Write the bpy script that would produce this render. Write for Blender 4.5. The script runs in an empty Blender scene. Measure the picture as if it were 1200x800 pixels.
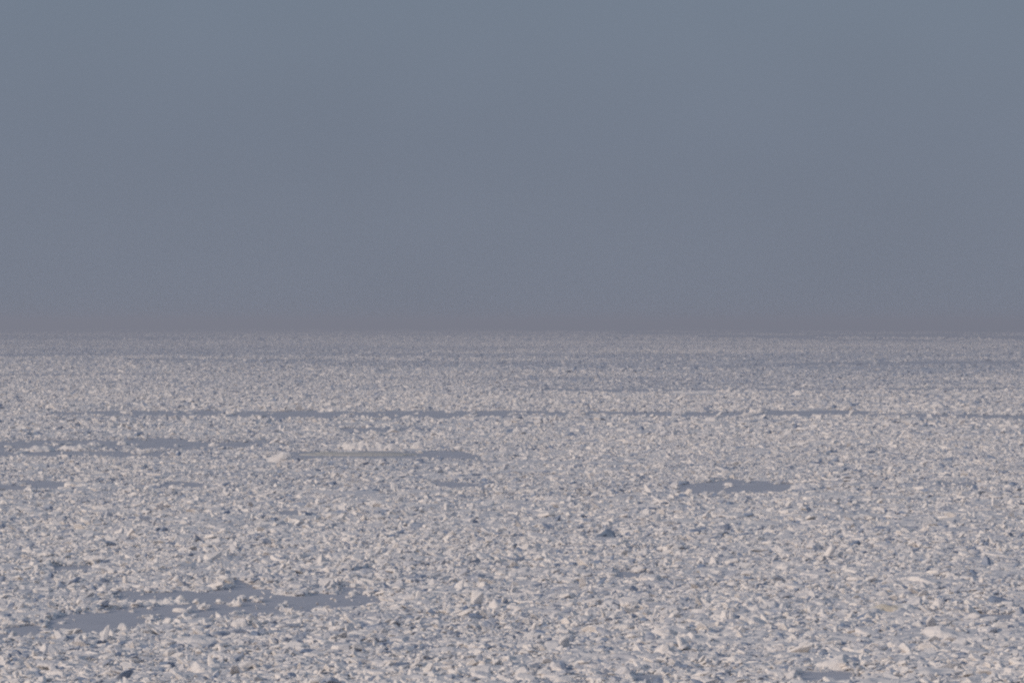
import bpy, bmesh, math, random
import numpy as np
from mathutils import Vector, Matrix

# ---------------------------------------------------------------- camera, world, sun, exposure
sc = bpy.context.scene
COL = sc.collection
CAM_H = 25.0                       # metres above the ice
FPX = 600 / math.tan(math.radians(8.0))   # focal length for a 1200 px wide picture
HORIZON = 378.0                    # row of the true horizon, 1200x800 picture

cd = bpy.data.cameras.new('camera')
cam = bpy.data.objects.new('camera', cd); COL.objects.link(cam)
cd.sensor_width = 36.0
cd.lens = 36.0 * FPX / 1200.0
cd.clip_start = 1.0; cd.clip_end = 200000.0
cam.location = (0, 0, CAM_H)
cam.rotation_euler = (math.radians(90) - math.atan((400 - HORIZON) / FPX), 0, 0)
sc.camera = cam

SUN_EL = math.radians(19.0)
SUN_AZ = math.atan2(-0.80, -0.60)       # behind the camera's left shoulder
world = bpy.data.worlds.new("World"); sc.world = world; world.use_nodes = True
nt = world.node_tree; N = nt.nodes; L = nt.links
bg = N['Background']
sky = N.new('ShaderNodeTexSky'); sky.sky_type = 'NISHITA'; sky.sun_disc = False
sky.sun_elevation = SUN_EL; sky.sun_rotation = SUN_AZ
sky.altitude = 10; sky.air_density = 1.2; sky.dust_density = 2.2; sky.ozone_density = 2.0
hs = N.new('ShaderNodeHueSaturation'); hs.inputs['Saturation'].default_value = 0.8
L.new(sky.outputs[0], hs.inputs['Color'])
# a dull veil of thin cloud low in the sky away from the sun
tc = N.new('ShaderNodeTexCoord'); sx = N.new('ShaderNodeSeparateXYZ'); L.new(tc.outputs['Generated'], sx.inputs[0])
rmp = N.new('ShaderNodeValToRGB')
L.new(sx.outputs['Z'], rmp.inputs['Fac'])
VEIL = [(0.0, (0.189, 0.214, 0.272)), (0.10, (0.157, 0.198, 0.268)), (0.35, (0.26, 0.32, 0.43)), (1.0, (0.21, 0.28, 0.42))]
els = rmp.color_ramp.elements
while len(els) < len(VEIL): els.new(0.5)
for e, (p, c) in zip(els, VEIL): e.position = p; e.color = (*[v * 10 / 4.0 for v in c], 1)   # brought to the picture by strength and exposure below
vm = N.new('ShaderNodeMix'); vm.data_type = 'RGBA'
fr = N.new('ShaderNodeMapRange'); L.new(sx.outputs['Z'], fr.inputs['Value'])
fr.inputs['From Min'].default_value = 0.05; fr.inputs['From Max'].default_value = 0.5
fr.inputs['To Min'].default_value = 0.97; fr.inputs['To Max'].default_value = 0.45
vs = N.new('ShaderNodeVectorMath'); vs.operation = 'SCALE'; vs.inputs['Scale'].default_value = 4.0
# the veil is a little uneven, as thin cloud is
vn = N.new('ShaderNodeTexNoise'); vn.inputs['Scale'].default_value = 9; vn.inputs['Detail'].default_value = 2
vmp = N.new('ShaderNodeMapping'); vmp.inputs['Scale'].default_value = (1, 1, 1.6); L.new(tc.outputs['Generated'], vmp.inputs['Vector']); L.new(vmp.outputs[0], vn.inputs['Vector'])
vr = N.new('ShaderNodeMapRange'); vr.inputs['To Min'].default_value = .91; vr.inputs['To Max'].default_value = 1.09; L.new(vn.outputs['Fac'], vr.inputs['Value'])
vk = N.new('ShaderNodeVectorMath'); vk.operation = 'SCALE'; L.new(rmp.outputs['Color'], vk.inputs[0]); L.new(vr.outputs['Result'], vk.inputs['Scale'])
L.new(vk.outputs['Vector'], vs.inputs[0])
L.new(fr.outputs['Result'], vm.inputs['Factor'])
L.new(hs.outputs['Color'], vm.inputs['A']); L.new(vs.outputs['Vector'], vm.inputs['B'])
L.new(vm.outputs['Result'], bg.inputs['Color'])
bg.inputs['Strength'].default_value = 0.10

sd = bpy.data.lights.new('sun', 'SUN'); sun = bpy.data.objects.new('sun', sd); COL.objects.link(sun)
sd.energy = 2.0; sd.angle = math.radians(0.5); sd.color = (1.0, 0.83, 0.69)
sdir = Vector((math.sin(SUN_AZ) * math.cos(SUN_EL), math.cos(SUN_AZ) * math.cos(SUN_EL), math.sin(SUN_EL)))
sun.rotation_euler = sdir.to_track_quat('Z', 'Y').to_euler()

sc.view_settings.view_transform = 'Standard'; sc.view_settings.look = 'None'
sc.view_settings.exposure = 0.0; sc.view_settings.gamma = 1.0
sc.cycles.max_bounces = 4; sc.cycles.diffuse_bounces = 2; sc.cycles.glossy_bounces = 2; sc.cycles.volume_bounces = 0
sc.cycles.use_denoising = False
sc.cycles.filter_width = 2.4        # the lens is a little soft

rng = np.random.default_rng(7)
random.seed(7)

# ---------------------------------------------------------------- helpers
def tag(o, label=None, cat=None, group=None, kind=None):
    if label: o['label'] = label
    if cat: o['category'] = cat
    if group: o['group'] = group
    if kind: o['kind'] = kind
    return o

def ground(px, py):
    """point on the ice seen at a place of the 1200x800 photograph"""
    d = np.asarray(py, float) - HORIZON
    Y = CAM_H * FPX / d
    return (np.asarray(px, float) - 600) / FPX * Y, Y

def to_px(x, y):
    return 600 + x / y * FPX, HORIZON + CAM_H * FPX / y

def vnoise(x, y, seed=0):
    x, y = x * .848 - y * .530, x * .530 + y * .848      # off-axis lattice
    xi = np.floor(x).astype(np.int64); yi = np.floor(y).astype(np.int64)
    fx = x - xi; fy = y - yi
    fx = fx * fx * (3 - 2 * fx); fy = fy * fy * (3 - 2 * fy)
    def h(a, b):
        n = (a * 374761393 + b * 668265263 + seed * 1442695041) & 0xFFFFFFFF
        n = ((n ^ (n >> 13)) * 1274126177) & 0xFFFFFFFF
        return ((n ^ (n >> 16)) & 0xFFFFFF) / float(0xFFFFFF)
    return (h(xi, yi) * (1 - fx) + h(xi + 1, yi) * fx) * (1 - fy) + (h(xi, yi + 1) * (1 - fx) + h(xi + 1, yi + 1) * fx) * fy

def fbm(x, y, wl, octv=3, seed=0):
    s = 0; a = 1; t = 0
    for k in range(octv):
        s = s + a * vnoise(x / wl + 31.7 * k, y / wl - 17.3 * k, seed + k); t += a; a *= 0.55; wl = wl * 0.45
    return s / t

# ---------------------------------------------------------------- materials
def snow_material(name, snow, ice, grain=1.0):
    m = bpy.data.materials.new(name); m.use_nodes = True
    n = m.node_tree.nodes; l = m.node_tree.links; b = n['Principled BSDF']
    at = n.new('ShaderNodeAttribute'); at.attribute_name = 'tone'
    geo = n.new('ShaderNodeNewGeometry')
    nz = n.new('ShaderNodeTexNoise'); nz.inputs['Scale'].default_value = 1.3 * grain; nz.inputs['Detail'].default_value = 5
    l.new(geo.outputs['Position'], nz.inputs['Vector'])
    ad = n.new('ShaderNodeMath'); ad.operation = 'ADD'; l.new(at.outputs['Fac'], ad.inputs[0])
    mr = n.new('ShaderNodeMapRange'); mr.inputs['From Min'].default_value = 0.35; mr.inputs['From Max'].default_value = 0.65
    mr.inputs['To Min'].default_value = -0.3; mr.inputs['To Max'].default_value = 0.3
    l.new(nz.outputs['Fac'], mr.inputs['Value']); l.new(mr.outputs['Result'], ad.inputs[1])
    mx = n.new('ShaderNodeMix'); mx.data_type = 'RGBA'; mx.clamp_factor = True
    mx.inputs['A'].default_value = (*ice, 1); mx.inputs['B'].default_value = (*snow, 1)
    l.new(ad.outputs[0], mx.inputs['Factor']); l.new(mx.outputs['Result'], b.inputs['Base Color'])
    b.inputs['Roughness'].default_value = 0.75
    b.inputs['Specular IOR Level'].default_value = 0.3
    bp = n.new('ShaderNodeBump'); bp.inputs['Strength'].default_value = 0.6; bp.inputs['Distance'].default_value = 0.12
    n2 = n.new('ShaderNodeTexNoise'); n2.inputs['Scale'].default_value = 5 * grain; n2.inputs['Detail'].default_value = 4
    l.new(geo.outputs['Position'], n2.inputs['Vector']); l.new(n2.outputs['Fac'], bp.inputs['Height'])
    l.new(bp.outputs['Normal'], b.inputs['Normal'])
    return m

M_ICE = snow_material('snow_covered_ice', (0.86, 0.815, 0.78), (0.23, 0.29, 0.40))
M_CRUST = snow_material('wet_snow', (0.80, 0.765, 0.74), (0.44, 0.46, 0.52), .35)

def slush_material():
    m = bpy.data.materials.new('young_grey_ice'); m.use_nodes = True
    n = m.node_tree.nodes; l = m.node_tree.links; b = n['Principled BSDF']
    geo = n.new('ShaderNodeNewGeometry')
    nz = n.new('ShaderNodeTexNoise'); nz.inputs['Scale'].default_value = 0.12; nz.inputs['Detail'].default_value = 6
    l.new(geo.outputs['Position'], nz.inputs['Vector'])
    cr = n.new('ShaderNodeValToRGB'); l.new(nz.outputs['Fac'], cr.inputs['Fac'])
    cr.color_ramp.elements[0].position = 0.35; cr.color_ramp.elements[0].color = (0.43, 0.44, 0.485, 1)
    cr.color_ramp.elements[1].position = 0.7; cr.color_ramp.elements[1].color = (0.50, 0.50, 0.54, 1)
    l.new(cr.outputs['Color'], b.inputs['Base Color'])
    b.inputs['Roughness'].default_value = 0.6; b.inputs['Specular IOR Level'].default_value = 0.25
    n2 = n.new('ShaderNodeTexNoise'); n2.inputs['Scale'].default_value = 2.5; n2.inputs['Detail'].default_value = 3
    l.new(geo.outputs['Position'], n2.inputs['Vector'])
    bp = n.new('ShaderNodeBump'); bp.inputs['Strength'].default_value = 0.25; bp.inputs['Distance'].default_value = 0.05
    l.new(n2.outputs['Fac'], bp.inputs['Height']); l.new(bp.outputs['Normal'], b.inputs['Normal'])
    return m
M_SEA = slush_material()

# ---------------------------------------------------------------- the frozen sea, one sheet to the horizon
def sheet(name, x0, x1, y0, y1, z, mat):
    me = bpy.data.meshes.new(name)
    me.from_pydata([(x0, y0, z), (x1, y0, z), (x1, y1, z), (x0, y1, z)], [], [(0, 1, 2, 3)])
    me.materials.append(mat)
    o = bpy.data.objects.new(name, me); COL.objects.link(o); return o
tag(sheet('frozen_sea', -40000, 40000, -2000, 60000, 0, M_SEA), kind='structure')

# leads of smooth grey young ice: centre line (px, py, half height in px), read off the photograph and laid on the ice
LEADS = [
    [(55, 732, 4), (80, 728, 9), (100, 728, 11), (140, 724, 11), (180, 716, 9), (220, 713, 6), (260, 712, 8), (300, 706, 10), (350, 707, 9), (400, 704, 8), (452, 699, 3)],
    [(-20, 742, 4), (20, 741, 5), (50, 736, 3)],
    [(135, 697, 4), (200, 697, 4), (260, 698, 5), (320, 695, 4)],
    [(795, 571, 2), (815, 571, 4), (860, 567, 7), (910, 569, 5), (930, 569, 2)],
    [(330, 532, 3), (400, 531, 3), (470, 531, 4), (540, 533, 5), (565, 535, 2)],
    [(-20, 521, 4), (60, 520, 4), (130, 519, 5), (200, 518, 5), (260, 521, 3), (330, 517, 2)],
    [(-20, 531, 2), (90, 531, 2), (200, 531, 2.5)],
    [(-20, 568, 4), (30, 568, 5), (80, 567, 3)], [(185, 566, 2), (240, 567, 2)], [(325, 600, 2), (360, 600, 2)],
    [(60, 484, 2), (130, 484, 3), (200, 484, 4), (330, 485, 4.5), (480, 485, 5), (560, 485, 4), (640, 484, 3), (720, 484, 2), (800, 485, 2.5), (900, 484, 4), (960, 483, 3.5), (1020, 483, 2)],
    [(1010, 485, 1.5), (1100, 486, 1.5), (1210, 489, 3)],
    [(600, 456, 1.5), (720, 457, 2), (800, 457, 2), (880, 456, 1.2), (1200, 455, 1)],
    [(890, 427, 1.5), (980, 426, 2), (1080, 424.5, 1.8), (1200, 424, 1.2)],
    [(150, 421, 1.4), (260, 421.5, 1.6), (390, 422, 1.4)], [(-20, 416, 1), (100, 415, 1.2)], [(-20, 440, 1.6), (130, 438, 1.4), (200, 438, 1.2)],
    [(90, 412, 1), (106, 412, 1.2)], [(400, 503, 2), (480, 502, 2)],
    [(-20, 397, 1.2), (200, 397, 1.2), (330, 397, .8)],
    [(720, 671, 2), (760, 672, 2)], [(1100, 567, 1.5), (1150, 566, 1.5)], [(510, 566, 2), (570, 568, 2)],
    [(935, 790, 2), (975, 790, 3.5), (1010, 791, 2)], [(1140, 721, 1.5), (1160, 722, 2), (1190, 721, 1.5)],
    [(740, 792, 1.5), (780, 792, 1.5)],
    [(395, 690, 2), (430, 690, 2)], [(270, 682, 4), (300, 684, 3)], [(60, 665, 2), (110, 664, 2)], [(425, 755, 1.2), (460, 752, 1.2)],
]
ICE_EDGE = [(-400, 385), (300, 385.5), (500, 386), (680, 389), (800, 394), (920, 398.5), (1200, 400), (1600, 402)]

def lead_depth(x, y):
    """>0 inside a lead"""
    px, py = to_px(x, y)
    D = y
    w = (fbm(x, y, 6.0, 3, 5) - 0.5)
    w2 = vnoise(px / 26, py / 4, 9) - 0.5
    w3 = fbm(x, y, 1.6, 2, 15) - 0.5
    isl = vnoise(px / 13, py / 2.6, 19)      # small rafts of ice caught in the leads
    ext = 0.42 * FPX / D                      # blocks on the near bank stand up in front of the lead
    best = np.full(px.shape, -9.0)
    for ld in LEADS:
        a = np.array(ld)
        c = np.interp(px, a[:, 0], a[:, 1]); h = np.interp(px, a[:, 0], a[:, 2])
        out = (px < a[0, 0]) | (px > a[-1, 0])
        h = np.where(D > 900, h * .78, h); h = np.where(out, -9, h)
        dy = py - c; dy = np.where(dy > 0, np.maximum(dy - ext, 0), dy)
        calm = np.where(h > 5, .55, 1.0)
        v = h * (1.0 + calm * (0.8 * w2 + 0.9 * w + 0.6 * w3)) - np.abs(dy)
        v = np.where((isl > np.where(y < 500, .86, .80)) & (v > 0) & (h > 0), -1.0, v)
        best = np.maximum(best, v)
    e = np.array(ICE_EDGE)
    edge = np.interp(px, e[:, 0], e[:, 1]) + 2.0 * w2
    past = edge - py
    past = np.where((vnoise(px / 70, py / 1.6, 29) > .60) & (past > 0) & (past < 11), -1.0, past)    # the last scattered fields
    return np.maximum(best, past)

# ---------------------------------------------------------------- chunk shapes
def hull(pts):
    bm = bmesh.new()
    for p in pts: bm.verts.new(p)
    r = bmesh.ops.convex_hull(bm, input=bm.verts)
    bmesh.ops.delete(bm, geom=[g for g in r['geom_interior'] if isinstance(g, bmesh.types.BMVert)], context='VERTS')
    return bm

def block_bm(rs, npts=11):
    """angular ice block, unit size"""
    pts = []
    for _ in range(npts):
        v = rs.uniform(-1, 1, 3); k = np.max(np.abs(v)); v = v / max(k, .2) * rs.uniform(.7, 1)
        pts.append((v[0] * .5, v[1] * .5, v[2] * .5))
    return hull(pts)

def slab_bm(rs, n=6, thick=0.28):
    """irregular broken plate, unit size, its upper edge worn"""
    pts = []
    ph = rs.uniform(0, 6.28)
    for k in range(n):
        a = ph + (k + rs.uniform(-.3, .3)) * 6.283 / n; r = rs.uniform(.36, .55)
        pts.append((math.cos(a) * r * 1.1, math.sin(a) * r, -thick / 2))
        pts.append((math.cos(a) * r * .9, math.sin(a) * r * .85, thick / 2 * rs.uniform(.8, 1.15)))
    return hull(pts)

def soften(bm, rs, cuts=1, amp=.04, w=.07):
    bmesh.ops.bevel(bm, geom=list(bm.edges), offset=w, segments=1, affect='EDGES', clamp_overlap=True)
    bmesh.ops.triangulate(bm, faces=bm.faces)
    if cuts:
        bmesh.ops.subdivide_edges(bm, edges=[e for e in bm.edges if e.calc_length() > .15], cuts=cuts, use_grid_fill=False)
        bmesh.ops.triangulate(bm, faces=bm.faces)
    for v in bm.verts:
        v.co += Vector(rs.uniform(-amp, amp, 3))
    return bm

def arrays(bm):
    bmesh.ops.triangulate(bm, faces=bm.faces)
    bm.verts.index_update(); bmesh.ops.recalc_face_normals(bm, faces=bm.faces)
    V = np.array([v.co[:] for v in bm.verts], np.float32)
    F = np.array([[v.index for v in f.verts] for f in bm.faces], np.int32)
    bm.free(); return V, F

rs = np.random.default_rng(3)
FINE = [arrays(soften(block_bm(rs, 12), rs, 0, .02)) for _ in range(14)] + [arrays(soften(slab_bm(rs, rs.integers(5, 8), rs.uniform(.2, .35)), rs, 0, .015, .05)) for _ in range(18)]
PLAIN = [arrays(block_bm(rs, 9)) for _ in range(16)] + [arrays(slab_bm(rs, 5, rs.uniform(.25, .4))) for _ in range(16)]

def rot_mats(yaw, tilt, taz):
    """tilt about a horizontal axis at angle taz, then yaw"""
    c, s = np.cos(yaw), np.sin(yaw); z = np.zeros_like(c); o = np.ones_like(c)
    Rz = np.stack([c, -s, z, s, c, z, z, z, o], -1).reshape(-1, 3, 3)
    ax = np.stack([np.cos(taz), np.sin(taz), z], -1); ct, st = np.cos(tilt), np.sin(tilt)
    K = np.zeros((len(c), 3, 3)); K[:, 0, 2] = ax[:, 1]; K[:, 1, 2] = -ax[:, 0]; K[:, 2, 0] = -ax[:, 1]; K[:, 2, 1] = ax[:, 0]
    I = np.eye(3)[None]
    Rt = I + st[:, None, None] * K + (1 - ct)[:, None, None] * (K @ K)
    return Rt @ Rz

def build_mass(name, protos, pick, loc, scl, R, tone):
    Vs, Fs, Ts = [], [], []; base = 0
    for i, (V, F) in enumerate(protos):
        m = np.nonzero(pick == i)[0]
        if not len(m): continue
        A = R[m] * scl[m][:, None, :]
        P = np.einsum('nij,vj->nvi', A, V) + loc[m][:, None, :]
        nv = len(V)
        Fi = F[None] + (np.arange(len(m), dtype=np.int64) * nv)[:, None, None] + base
        Vs.append(P.reshape(-1, 3).astype(np.float32)); Fs.append(Fi.reshape(-1, 3).astype(np.int32))
        Ts.append(np.repeat(tone[m], nv).astype(np.float32)); base += len(m) * nv
    V = np.concatenate(Vs); F = np.concatenate(Fs); T = np.concatenate(Ts)
    me = bpy.data.meshes.new(name)
    me.vertices.add(len(V)); me.vertices.foreach_set('co', V.ravel())
    me.loops.add(F.size); me.loops.foreach_set('vertex_index', F.ravel())
    me.polygons.add(len(F)); me.polygons.foreach_set('loop_start', np.arange(0, F.size, 3, dtype=np.int32))
    me.update(calc_edges=False)
    at = me.attributes.new('tone', 'FLOAT', 'POINT'); at.data.foreach_set('value', T)
    me.materials.append(M_ICE)
    me.polygons.foreach_set('use_smooth', np.zeros(len(F), bool))
    o = bpy.data.objects.new(name, me); COL.objects.link(o)
    print(name, len(F), 'faces')
    return o

def scatter(y0, y1, n, lo, hi, med, sig, seed):
    """n chunk places in the strip of ice between two distances, sizes lognormal"""
    g = np.random.default_rng(seed)
    n = int(n)
    t = g.random(n); y = np.sqrt(y0 * y0 + t * (y1 * y1 - y0 * y0))
    hw = 0.165
    x = g.uniform(-hw, hw, n) * y
    s = np.clip(med * np.exp(sig * g.standard_normal(n)), lo, hi)
    return g, x, y, s

def rough(x, y):
    """0 smooth frozen-in ice ... 1 heaped rubble; several sizes of patch"""
    a = fbm(x, y, 9, 2, 21); b = fbm(x, y, 45, 3, 33); c = fbm(x, y, 260, 3, 41)
    d = fbm(x, y * .5, 1300, 3, 47)
    f = np.clip((y - 500) / 1500, 0, 1)
    q = (0.35 * a + 0.35 * b + 0.30 * c) * (1 - f) + (0.15 * b + 0.35 * c + 0.5 * d) * f
    q = np.clip((q - 0.37) / 0.26, 0, 1)
    near = np.clip((1500 - y) / 900, 0, 1) * .60
    return near + (1 - near) * q

def ridge(x, y):
    a = 1 - np.abs(2 * fbm(x, y, 30, 2, 55) - 1) * 5
    return np.clip(a, 0, 1)

def crust():
    ys = [228.0]
    while ys[-1] < 16500: ys.append(ys[-1] * (1.0011 if ys[-1] < 520 else 1.0022 if ys[-1] < 1500 else 1.006))
    ys = np.array(ys); nc = 760
    t = np.linspace(-.168, .168, nc)
    X = t[None] * ys[:, None]; Y = np.repeat(ys[:, None], nc, 1)
    r = rough(X, Y); rd = ridge(X, Y)
    dy = np.gradient(ys)[:, None] * np.ones((1, nc))          # keep every wave longer than the rows are apart
    def wl(v): return v * 2.0 ** np.ceil(np.maximum(np.log2(3.0 * dy / v), 0))
    n1 = 1 - np.abs(2 * vnoise(X / wl(1.5), Y / wl(1.5), 71) - 1)
    n2 = 1 - np.abs(2 * vnoise(X / wl(.7), Y / wl(.7), 72) - 1)
    n3 = vnoise(X / wl(7.0), Y / wl(7.0), 73)
    rd = rd * np.clip(1 - (Y - 900) / 900, 0, 1)
    h = -0.13 + 0.24 * n3 + (0.16 + 0.24 * r) * (n1 - .5) + (0.13 + 0.16 * r) * (n2 - .5) + .16 * (vnoise(X / wl(.38), Y / wl(.38), 74) - .5) + 0.28 * rd * n1
    ld = lead_depth(X, Y)
    m = np.clip(-ld / 1.2, 0, 1)
    h = np.where(ld > 0, -.15, h * m + .04 * m)
    tone = np.clip(.62 + .8 * (vnoise(X / wl(12.), Y / wl(12.), 77) - .45) + .6 * (r - .5), 0, 1)
    V = np.stack([X, Y, h], -1).reshape(-1, 3).astype(np.float32)
    nr = len(ys)
    i = (np.arange(nr - 1)[:, None] * nc + np.arange(nc - 1)[None]).ravel()
    F = np.stack([i, i + 1, i + nc + 1, i + nc], -1).astype(np.int32)
    me = bpy.data.meshes.new('snow_crust')
    me.vertices.add(len(V)); me.vertices.foreach_set('co', V.ravel())
    me.loops.add(F.size); me.loops.foreach_set('vertex_index', F.ravel())
    me.polygons.add(len(F)); me.polygons.foreach_set('loop_start', np.arange(0, F.size, 4, dtype=np.int32))
    me.update(calc_edges=False)
    at = me.attributes.new('tone', 'FLOAT', 'POINT'); at.data.foreach_set('value', tone.ravel().astype(np.float32))
    me.materials.append(M_CRUST)
    o = bpy.data.objects.new('snow_crust', me); COL.objects.link(o)
    tag(o, 'wind-packed grey snow frozen between the broken ice', 'snow', kind='stuff')
    print('crust', len(F))
crust()

# the ice one can single out: name, label, category, left, right and foot in the photograph, height in px, profile, depth in m, snow, material, roughness
FT = [
 ('ice_hummock', 'tall snow-capped hummock standing at the left end of the yellowish floe', 'ice hummock', 311, 345, 542, 15, [.25, .55, .75, 1, .95, .35], None, 1.0, None, .06),
 ('ice_floe', 'long low yellowish-grey floe right of the tall snow-capped hummock', 'ice floe', 350, 492, 534, 4, [.5, 1, .9, 1, .8, .4], 14, .8, 'yellow', .04),
 ('ice_ridge', 'jagged white ridge of heaped ice behind the yellowish floe', 'ice ridge', 388, 476, 528, 11, [.3, .8, .6, 1, .5, .9, .7, .6, .3], 4, 1.0, None, .22),
 ('ice_ridge', 'short bright ridge at the right end of the yellowish floe', 'ice ridge', 462, 500, 527, 9, [.4, .9, .6, 1, .5], 3, 1.0, None, .2),
 ('ice_floe', 'white floe with a brown stain on its left half', 'ice floe', 1010, 1082, 719, 12, [.3, .7, 1, .8, .85, .9, .5], 3, 1.0, 'stain', .05),
 ('ice_floe', 'low white floe left of the brown-stained floe', 'ice floe', 955, 1006, 716, 6, [.5, .9, .5, .8, 1, .5], 3, 1.0, None, .1),
 ('ice_floe', 'large smooth white floe sloping down to the right below the brown-stained floe', 'ice floe', 1078, 1150, 749, 16, [.4, .8, 1, .7, .55, .45, .3, .12], 4, 1.0, None, .05),
 ('ice_slab', 'tilted slab painted dark as the shadowed hollow beneath it', 'ice slab', 697, 724, 631, 12, [.15, .6, 1, .9, .4], 1.5, .6, 'blue', .1),
 ('ice_block', 'block painted dark as a shadowed hollow beyond the right end of the wide grey lead', 'ice block', 413, 436, 669, 9, [.5, .8, .6, 1, .7], 1.5, .5, 'blue', .12),  # stands in for a dark hollow, its shade put into the block's colour
 ('ice_slab', 'curved white slab lying in front of the shade-painted tilted slab', 'ice slab', 700, 732, 637, 6, [.4, .6, 1, .9, .4], 1.5, 1.0, None, .08),
 ('ice_pinnacle', 'small thin white pinnacle upright on the far ice beyond the long lead', 'ice pinnacle', 850, 858, 459, 8, [.2, .35, .5, 1, .3], None, 1.0, None, .05),
 ('ice_floe', 'small low white floe just left of the far upright pinnacle', 'ice floe', 778, 849, 461, 4, [.3, .8, .5, .9, .7, 1, .5], 10, 1.0, None, .15),
 ('ice_floe', 'small low white floe just right of the far upright pinnacle', 'ice floe', 858, 873, 459, 4, [.6, 1, .7], 8, 1.0, None, .1),
 ('ice_hummock', 'broad white hummock on the near bank of the far long lead', 'ice hummock', 822, 849, 495, 7, [.3, .8, 1, .9, .6, .3], None, 1.0, None, .1),
 ('ice_hummock', 'far pale hummock between the two long distant leads', 'ice hummock', 927, 948, 464, 7, [.4, .9, 1, .8, .4], None, 1.0, None, .08),
 ('ice_hummock', 'far rounded hummock above the right end of the long lead', 'ice hummock', 1090, 1112, 478, 8, [.3, .7, 1, .5, .3], None, 1.0, None, .1),
 ('ice_block', 'bright wedge-shaped block leaning above the right foreground rubble', 'ice block', 1064, 1083, 657, 13, [.3, 1, .8, .5, .15], None, 1.0, None, .04),
 ('ice_block', 'bright upright block split by a dark crack', 'ice block', 843, 864, 729, 17, [.4, .9, 1, .25, 1, .8, .4], None, 1.0, None, .06),
 ('ice_floe', 'bright pointed floe with a thin tail to the right, beside the split block', 'ice floe', 874, 914, 719, 11, [.2, .7, 1, .4, .3, .25, .15], 2, 1.0, None, .06),
 ('ice_floe', 'long white floe low in the rubble above the split block', 'ice floe', 900, 948, 665, 8, [.2, .4, .8, 1, .9, .4], 3, 1.0, None, .07),
 ('ice_floe', 'narrow white floe with a dark notch beside the small left lead', 'ice floe', 85, 140, 572, 6, [.6, 1, .15, .9, .9, .8, .5], 5, 1.0, None, .06),
 ('ice_floe', 'long white floe nearest the left edge on the upper left lead', 'ice floe', 22, 64, 529, 7, [.3, .6, 1, .8, .9, .5], 6, 1.0, None, .12),
 ('ice_floe', 'knobbly white floe on the upper left lead', 'ice floe', 66, 112, 528, 7, [.5, .7, .6, 1, .8, .4], 6, 1.0, None, .2),
 ('ice_floe', 'small isolated white floe floating in the upper left lead', 'ice floe', 136, 150, 521, 5, [.6, 1, .8], 3, 1.0, None, .1),
 ('ice_floe', 'broad smooth white floe below the big grey lead', 'ice floe', 196, 262, 758, 13, [.3, .7, .8, 1, 1, .9, .8, .3], 4, 1.0, None, .04),
 ('ice_floe', 'white crescent floe tapering down to the right at the bottom edge', 'ice floe', 220, 272, 790, 16, [.9, 1, .7, .45, .3, .25, .15], 3, 1.0, None, .05),
 ('ice_block', 'rounded white block on the near bank of the big grey lead', 'ice block', 136, 152, 740, 11, [.6, 1, .9, .5], None, 1.0, None, .08),
 ('ice_block', 'white peaked block on the near bank of the big grey lead', 'ice block', 207, 222, 727, 12, [.3, .6, 1, .7, .3], None, 1.0, None, .05),
 ('ice_floe', 'low string of white ice floating in the big grey lead', 'ice floe', 168, 222, 708, 6, [.4, .9, .5, 1, .6, .8, .4], 2, 1.0, None, .2),
 ('ice_block', 'white cone-topped block floating in the big grey lead', 'ice block', 204, 218, 705, 10, [.4, 1, .6], None, 1.0, None, .08),
 ('ice_block', 'pair-peaked white block at the right end of the ice floating in the lead', 'ice block', 266, 285, 710, 11, [.3, .5, 1, .6, .9, .3], None, 1.0, None, .1),
 ('ice_block', 'small white block floating alone in the big grey lead', 'ice block', 252, 264, 707, 8, [.5, 1, .5], None, 1.0, None, .12),
 ('ice_block', 'bright squarish block right beside the grey boulder', 'ice block', 268, 291, 736, 15, [.5, .8, 1, 1, .8], None, 1.0, None, .05),
 ('ice_boulder', 'rounded bare grey ice boulder beside the bright squarish block', 'ice boulder', 290, 302, 735, 13, [.5, .9, 1, .8, .5], None, .7, 'grey', .04),
 ('ice_floe', 'wide rising white floe edged by dark water at the bottom right', 'ice floe', 950, 1000, 785, 19, [.15, .3, .5, .65, .9, 1, .6], 3, 1.0, None, .07),
 ('ice_block', 'bright tilted block with a flat top at the bottom centre', 'ice block', 765, 790, 768, 15, [.3, .7, 1, .9, .4], None, 1.0, None, .06),
 ('ice_floe', 'long thin white sliver of ice at the bottom centre-right', 'ice floe', 872, 932, 783, 7, [1, .7, .5, .45, .4, .2], 2, 1.0, None, .05),
 ('ice_floe', 'pale flat floe lying on the left of the middle rubble field', 'ice floe', 500, 552, 768, 10, [.4, .8, 1, .9, .7, .3], 3, .9, None, .06),
 ('ice_block', 'squarish bright block right of the pale flat floe', 'ice block', 548, 562, 762, 10, [.6, 1, .9, .6], None, 1.0, None, .06),
 ('ice_floe', 'long white floe on the right margin below the wedge-shaped block', 'ice floe', 1160, 1215, 676, 8, [.3, .5, .8, .9, 1, .9], 4, 1.0, None, .05),
 ('ice_floe', 'white floe on the near bank of the small dark lead in mid field', 'ice floe', 925, 965, 574, 7, [.4, .8, 1, .8, .5], 6, 1.0, None, .1),
]

def foot(a):
    gx, gy = ground((a[3] + a[4]) / 2, a[5]); gx = float(gx); gy = float(gy); mpp = gy / FPX
    W = (a[4] - a[3]) * mpp; Hm = a[6] * mpp
    return gx, gy, W, Hm, (a[8] if a[8] else max(W * .8, Hm * 1.2))

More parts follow.
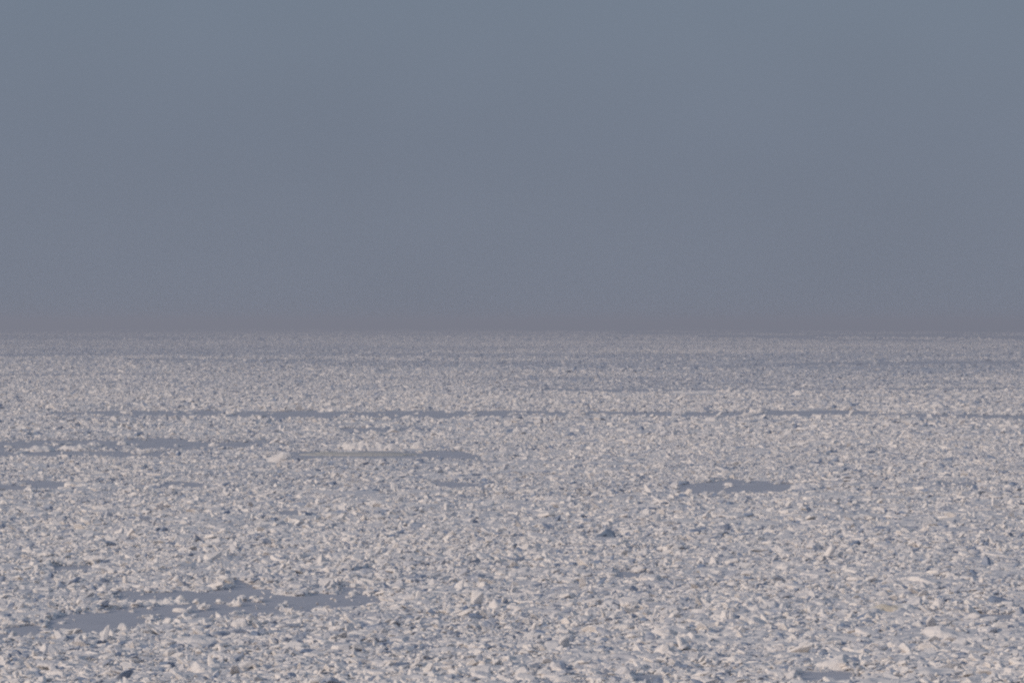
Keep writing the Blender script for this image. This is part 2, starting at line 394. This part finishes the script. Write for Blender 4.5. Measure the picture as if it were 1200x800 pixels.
BIG = []      # the largest near blocks become things of their own
def strip(name, y0, y1, n, lo, hi, med, sig, seed, protos, flat, pile, keep=0.55):
    n = int(n); g, x, y, s = scatter(y0, y1, n, lo, hi, med, sig, seed)
    px, py = to_px(x, y)
    # a lead's rim breaks up in single chunks, so wander its edge from chunk to chunk
    ld = lead_depth(x, y) - np.abs(g.normal(0, .6, n)) * np.where(y > 1400, 1.25, 1) + .4
    r = rough(x, y)
    clear = np.zeros(n, bool)
    for a in FT:
        fx, fy, fW, fH, fD = foot(a)
        front = (4.0 if a[10] else 2.4 if a[6] > 5 else 3.2) * fy * fy / (CAM_H * FPX)
        if fy < y0 - 20 or fy > y1 + 20: continue
        hot = (np.abs(x - fx) < fW * .5) & (y > fy - .15 * fD - front) & (y < fy + .8 * fD)
        clear |= hot & ((s > .25 * fH) | (y > fy - .15 * fD))
    # inside leads nothing but a few crumbs; big chunks keep clear of the edge
    hpx = s * FPX / y
    p = np.where(y < 1500, .70, keep); p = p + (1 - p) * r
    ok = ~clear & (ld < -0.02 * hpx) & (g.random(len(x)) < p) | ((ld >= 0) & (g.random(len(x)) < 0.012) & (s < med) & (py > ICE_EDGE[-1][1]))
    x, y, s, r = x[ok], y[ok], s[ok], r[ok]
    n = len(x)
    nb = 14 if protos is FINE else 16
    pick = np.where(g.random(n) < .14, g.integers(0, nb, n), g.integers(nb, len(protos), n))
    asp = np.clip(np.exp(g.normal(0, .33, n)), .55, 1.8)
    isb = pick < nb
    sz = s * np.where(isb, g.uniform(.28, .62, n) * flat, g.uniform(.4, 1.05, n))
    scl = np.stack([s * asp, s / asp, sz], -1)
    tilt = np.abs(g.normal(0, .30, n)) * (0.5 + r); tilt = np.where(g.random(n) < .20, g.uniform(.4, 1.3, n), tilt)
    R = rot_mats(g.uniform(0, 6.283, n), tilt, g.uniform(0, 6.283, n))
    z = s * g.uniform(-.04, .16, n) + pile * (0.5 * r + 0.9 * ridge(x, y)) * g.random(n) ** 1.3
    loc = np.stack([x, y, z], -1)
    tone = np.where(g.random(n) < .82, g.normal(.9, .15, n), g.normal(.05, .25, n)) + .7 * (r - .6)
    tone = np.clip(tone, -.2, 1.3)
    return g, protos, pick, loc, scl, R, tone, s

strips = [
    ('ice_rubble', 234, 440, 95000, .36, 1.9, .55, .42, 1, FINE, 1.1, .38),
    ('ice_rubble', 234, 440, 230000, .13, .6, .26, .40, 6, PLAIN, 1.1, .38),
    ('ice_rubble', 440, 800, 300000, .16, 1.7, .33, .62, 2, PLAIN, 1.0, .40),
    ('ice_rubble', 800, 1800, 330000, .30, 2.5, .54, .62, 3, PLAIN, .75, .4),
    ('ice_rubble', 1800, 5000, 290000, .6, 3.8, 1.0, .55, 4, PLAIN, .5, .5),
    ('ice_rubble', 5000, 16000, 200000, 1.6, 10, 2.6, .5, 5, PLAIN, .30, .6),
]
for a in strips:
    g, protos, pick, loc, scl, R, tone, s = strip(*a)
    if protos is FINE:
        px, py = to_px(loc[:, 0], loc[:, 1])
        inv = (px > 8) & (px < 1192) & (py < 792) & (lead_depth(loc[:, 0], loc[:, 1]) < 0)
        score = np.where(inv, s * FPX / loc[:, 1] * np.where(loc[:, 2] > .05, 1, .6), 0)
        idx = np.argsort(-score)[:150]
        rest = np.ones(len(s), bool); rest[idx] = False
        for i in idx: BIG.append((int(pick[i]), loc[i].copy(), scl[i].copy(), R[i].copy(), float(tone[i])))
        pick, loc, scl, R, tone = pick[rest], loc[rest], scl[rest], R[rest], tone[rest]
    o = build_mass(a[0], protos, pick, loc, scl, R, tone)
    tag(o, 'jumbled rubble of broken snow-covered sea ice', 'ice rubble', kind='stuff')

# broader plates lying nearly flat in the near field
g = np.random.default_rng(91)
nfl = 0
while nfl < 105:
    y = math.sqrt(g.uniform(246 ** 2, 520 ** 2)); x = g.uniform(-.14, .14) * y
    if lead_depth(np.array([x]), np.array([y]))[0] > -2: continue
    if any(abs(x - foot(q)[0]) < foot(q)[2] * .9 + 1 and abs(y - foot(q)[1]) < 12 for q in FT if q[5] > 600): continue
    w = g.uniform(1.1, 3.0) * (1.25 if y > 380 else 1)
    R1 = rot_mats(np.array([g.uniform(0, 6.28)]), np.array([g.uniform(.04, .30)]), np.array([g.uniform(-.5, 1.1)]))[0]
    BIG.append((int(g.integers(14, 32)), np.array([x, y, .30 + .1 * g.random()]), np.array([w * g.uniform(.9, 1.4), w * .8, g.uniform(.9, 1.5)]), R1, 1.0)); nfl += 1

# ---------------------------------------------------------------- the largest near blocks, each a thing
def proto_mesh(name, V, F, tone, mat=M_ICE):
    me = bpy.data.meshes.new(name); me.from_pydata([tuple(map(float, v)) for v in V], [], [tuple(map(int, f)) for f in F])
    at = me.attributes.new('tone', 'FLOAT', 'POINT'); at.data.foreach_set('value', np.full(len(V), tone, np.float32))
    me.materials.append(mat); return me
PM = {}
def where(px, py):
    if px < 470:
        return ('beyond the wide grey lead' if py < 725 - px * .06 else 'on the near side of the wide grey lead')
    if px < 860: return 'in the middle of the near rubble field'
    return 'in the rubble around the brown-stained floe'
for (k, lo, scv, R, tn) in BIG:
    tq = 0 if tn < .5 else 1
    plate = tn == 1.0
    name = 'ice_block' if k < 14 else 'ice_floe' if plate else 'ice_slab'
    if plate: k += 100
    if (k, tq) not in PM: PM[(k, tq)] = proto_mesh(name, *FINE[k % 100], (.35, .9)[tq])
    o = bpy.data.objects.new(name, PM[(k, tq)]); COL.objects.link(o)
    o.matrix_world = Matrix.Translation(Vector(lo.tolist())) @ Matrix(R.tolist()).to_4x4() @ Matrix.Diagonal((*scv.tolist(), 1))
    w = where(*to_px(lo[0], lo[1]))
    kind = 'chunky broken ice block with a dusting of snow' if k < 14 else 'thin broken ice slab with a dusting of snow'
    short = kind.replace(' with a dusting of snow', '')
    if plate:
        tag(o, 'broad flat white plate of ice ' + w, 'ice floe', 'flat plates ' + w, 'thing'); continue
    tag(o, 'snowy ' + short + ' ' + w, 'ice block' if k < 14 else 'ice slab', ('blocks ' if k < 14 else 'slabs ') + w, 'thing')

# ---------------------------------------------------------------- the ice one can single out
def feature(name, label, cat, x0, x1, base, hpx, prof, depth=None, tone=.85, mat=None, rough_=.10, seed=0, lean=0.0, nx=44, ny=14, group=None):
    """a lump or floe standing between two columns of the photograph: profile of relative heights from left to right"""
    g = np.random.default_rng(seed + 100)
    gx, gy = ground((x0 + x1) / 2, base); gx = float(gx); gy = float(gy)
    mpp = gy / FPX
    W = (x1 - x0) * mpp; Hm = hpx * mpp
    Dp = depth if depth else max(W * .8, Hm * 1.2)
    u = np.linspace(0, 1, nx); v = np.linspace(0, 1, ny)
    U, Vv = np.meshgrid(u, v)
    p = np.interp(U, np.linspace(0, 1, len(prof)), prof)
    # plan outline: a broken polygon, not a rectangle
    na = 9; ra = g.uniform(.72, 1.0, na)
    cx = (U - .5) * 2; cy = (Vv - .5) * 2
    ang = (np.arctan2(cy, cx) + math.pi) / (2 * math.pi) * na
    i0 = np.floor(ang).astype(int) % na; f = ang - np.floor(ang)
    rad = ra[i0] * (1 - f) + ra[(i0 + 1) % na] * f
    sq = np.maximum(np.abs(cx), np.abs(cy)); rr = np.sqrt(cx * cx + cy * cy) + 1e-6
    k = rad * np.where(rr > 0, sq / rr, 1) ** .6
    X = cx * k * W * .54; Y = cy * k * Dp * .5
    edge = np.clip((1 - sq) / .30, 0, 1) ** .5
    q = max(Hm * 1.1, .35)
    n = 1 - np.abs(2 * vnoise(X / q, Y / q, seed + 5) - 1) - .5; n2 = vnoise(X / q * 2.7, Y / q * 2.7, seed + 6) - .5
    yc = .35 + .3 * vnoise(U * 3, U * 0, seed + 9)
    crest = np.clip(1.15 - 1.2 * np.abs(Vv - yc), .3, 1)
    Z = Hm * edge * (.82 * p * crest + 2.6 * rough_ * n + 1.6 * rough_ * n2 + .08 * n)
    Z = np.maximum(Z, -.05); Z = np.where(sq > .999, -.2, Z)
    V = np.stack([X, Y, Z], -1).reshape(-1, 3)
    i = (np.arange(ny - 1)[:, None] * nx + np.arange(nx - 1)[None]).ravel()
    F = [tuple(q) for q in np.stack([i, i + 1, i + nx + 1, i + nx], -1).tolist()]
    rim = list(range(nx)) + [r * nx + nx - 1 for r in range(1, ny)] + list(range((ny - 1) * nx + nx - 2, (ny - 1) * nx - 1, -1)) + [r * nx for r in range(ny - 2, 0, -1)]
    F.append(tuple(reversed(rim)))
    # broken pieces frozen into the lump
    nb = int(np.clip(W / Hm * (2.0 + 22 * rough_), 3, 46)); V = list(V); 
    for _ in range(nb):
        u0 = g.uniform(.04, .96); hh = float(np.interp(u0, np.linspace(0, 1, len(prof)), prof)) * Hm
        pv, pf = FINE[g.integers(0, len(FINE))]
        sz = np.clip(hh * g.uniform(.45, 1.0), .12, 4) * np.array([g.uniform(.9, 1.9), g.uniform(.8, 1.4), g.uniform(.5, .9)])
        R1 = rot_mats(np.array([g.uniform(0, 6.28)]), np.array([abs(g.normal(0, .35))]), np.array([g.uniform(0, 6.28)]))[0]
        y0_ = g.uniform(-.42, .2) * Dp
        q0 = len(V); c0 = np.array([(u0 - .5) * W, y0_, hh * g.uniform(.15, .62) * (1 if y0_ > -.25 * Dp else .5)])
        V.extend(list((pv * sz) @ R1.T + c0)); F.extend([tuple(int(t) + q0 for t in f) for f in pf])
    me = proto_mesh(name, V, F, tone, mat or M_ICE)
    o = bpy.data.objects.new(name, me); COL.objects.link(o)
    o.location = (gx, gy + Dp * .35, .02)
    return tag(o, label, cat, group)

def stained():
    m = snow_material('stained_snow', (0.84, 0.82, 0.80), (0.58, 0.57, 0.58))
    n = m.node_tree.nodes; l = m.node_tree.links; b = n['Principled BSDF']
    tc = n.new('ShaderNodeTexCoord'); mp = n.new('ShaderNodeVectorMath'); mp.operation = 'SUBTRACT'; mp.inputs[1].default_value = (-.45, -.3, .35)
    l.new(tc.outputs['Object'], mp.inputs[0])
    sc_ = n.new('ShaderNodeVectorMath'); sc_.operation = 'MULTIPLY'; sc_.inputs[1].default_value = (.62, .45, 1.2); l.new(mp.outputs[0], sc_.inputs[0])
    ln = n.new('ShaderNodeVectorMath'); ln.operation = 'LENGTH'; l.new(sc_.outputs[0], ln.inputs[0])
    nz = n.new('ShaderNodeTexNoise'); nz.inputs['Scale'].default_value = 3; l.new(tc.outputs['Object'], nz.inputs['Vector'])
    a = n.new('ShaderNodeMath'); a.operation = 'MULTIPLY_ADD'; a.inputs[1].default_value = .9; l.new(nz.outputs['Fac'], a.inputs[0]); l.new(ln.outputs['Value'], a.inputs[2])
    r = n.new('ShaderNodeMapRange'); r.inputs['From Min'].default_value = .9; r.inputs['From Max'].default_value = 1.5
    r.inputs['To Min'].default_value = 1; r.inputs['To Max'].default_value = 0; l.new(a.outputs[0], r.inputs['Value'])
    mx = n.new('ShaderNodeMix'); mx.data_type = 'RGBA'; mx.inputs['B'].default_value = (.68, .61, .50, 1)
    src = b.inputs['Base Color'].links[0].from_socket
    l.new(src, mx.inputs['A']); l.new(r.outputs['Result'], mx.inputs['Factor']); l.new(mx.outputs['Result'], b.inputs['Base Color'])
    return m
M_YEL = snow_material('yellowish_ice', (0.58, 0.55, 0.50), (0.48, 0.47, 0.45))
M_HOLLOW_SHADE = snow_material('hollow_shade_blue', (0.22, 0.28, 0.36), (0.13, 0.18, 0.27))  # shade of the two hollows painted as dark blue
M_GREY = snow_material('bare_grey_ice', (0.42, 0.43, 0.44), (0.30, 0.32, 0.36))
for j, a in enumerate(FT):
    mat = {'stain': stained, 'yellow': lambda: M_YEL, 'grey': lambda: M_GREY, 'blue': lambda: M_HOLLOW_SHADE, None: lambda: None}[a[10]]()
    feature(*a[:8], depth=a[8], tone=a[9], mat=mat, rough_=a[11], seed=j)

# ---------------------------------------------------------------- haze
def haze():
    me = bpy.data.meshes.new('haze'); bm = bmesh.new()
    x0, x1, y0, y1, z0, z1 = -41000, 41000, -2100, 61000, -1.0, 35.0
    v = [bm.verts.new(p) for p in ((x0, y0, z0), (x1, y0, z0), (x1, y1, z0), (x0, y1, z0), (x0, y0, z1), (x1, y0, z1), (x1, y1, z1), (x0, y1, z1))]
    for f in ((0, 3, 2, 1), (4, 5, 6, 7), (0, 1, 5, 4), (1, 2, 6, 5), (2, 3, 7, 6), (3, 0, 4, 7)): bm.faces.new([v[i] for i in f])
    bm.to_mesh(me); bm.free()
    m = bpy.data.materials.new('haze'); m.use_nodes = True; n = m.node_tree.nodes
    n.remove(n['Principled BSDF'])
    pv = n.new('ShaderNodeVolumePrincipled'); pv.inputs['Density'].default_value = 2.7e-4
    pv.inputs['Color'].default_value = (0.88, 0.895, 0.99, 1); pv.inputs['Anisotropy'].default_value = 0.2
    m.node_tree.links.new(pv.outputs[0], n['Material Output'].inputs['Volume'])
    me.materials.append(m)
    o = bpy.data.objects.new('haze', me); COL.objects.link(o); tag(o, kind='stuff')
haze()
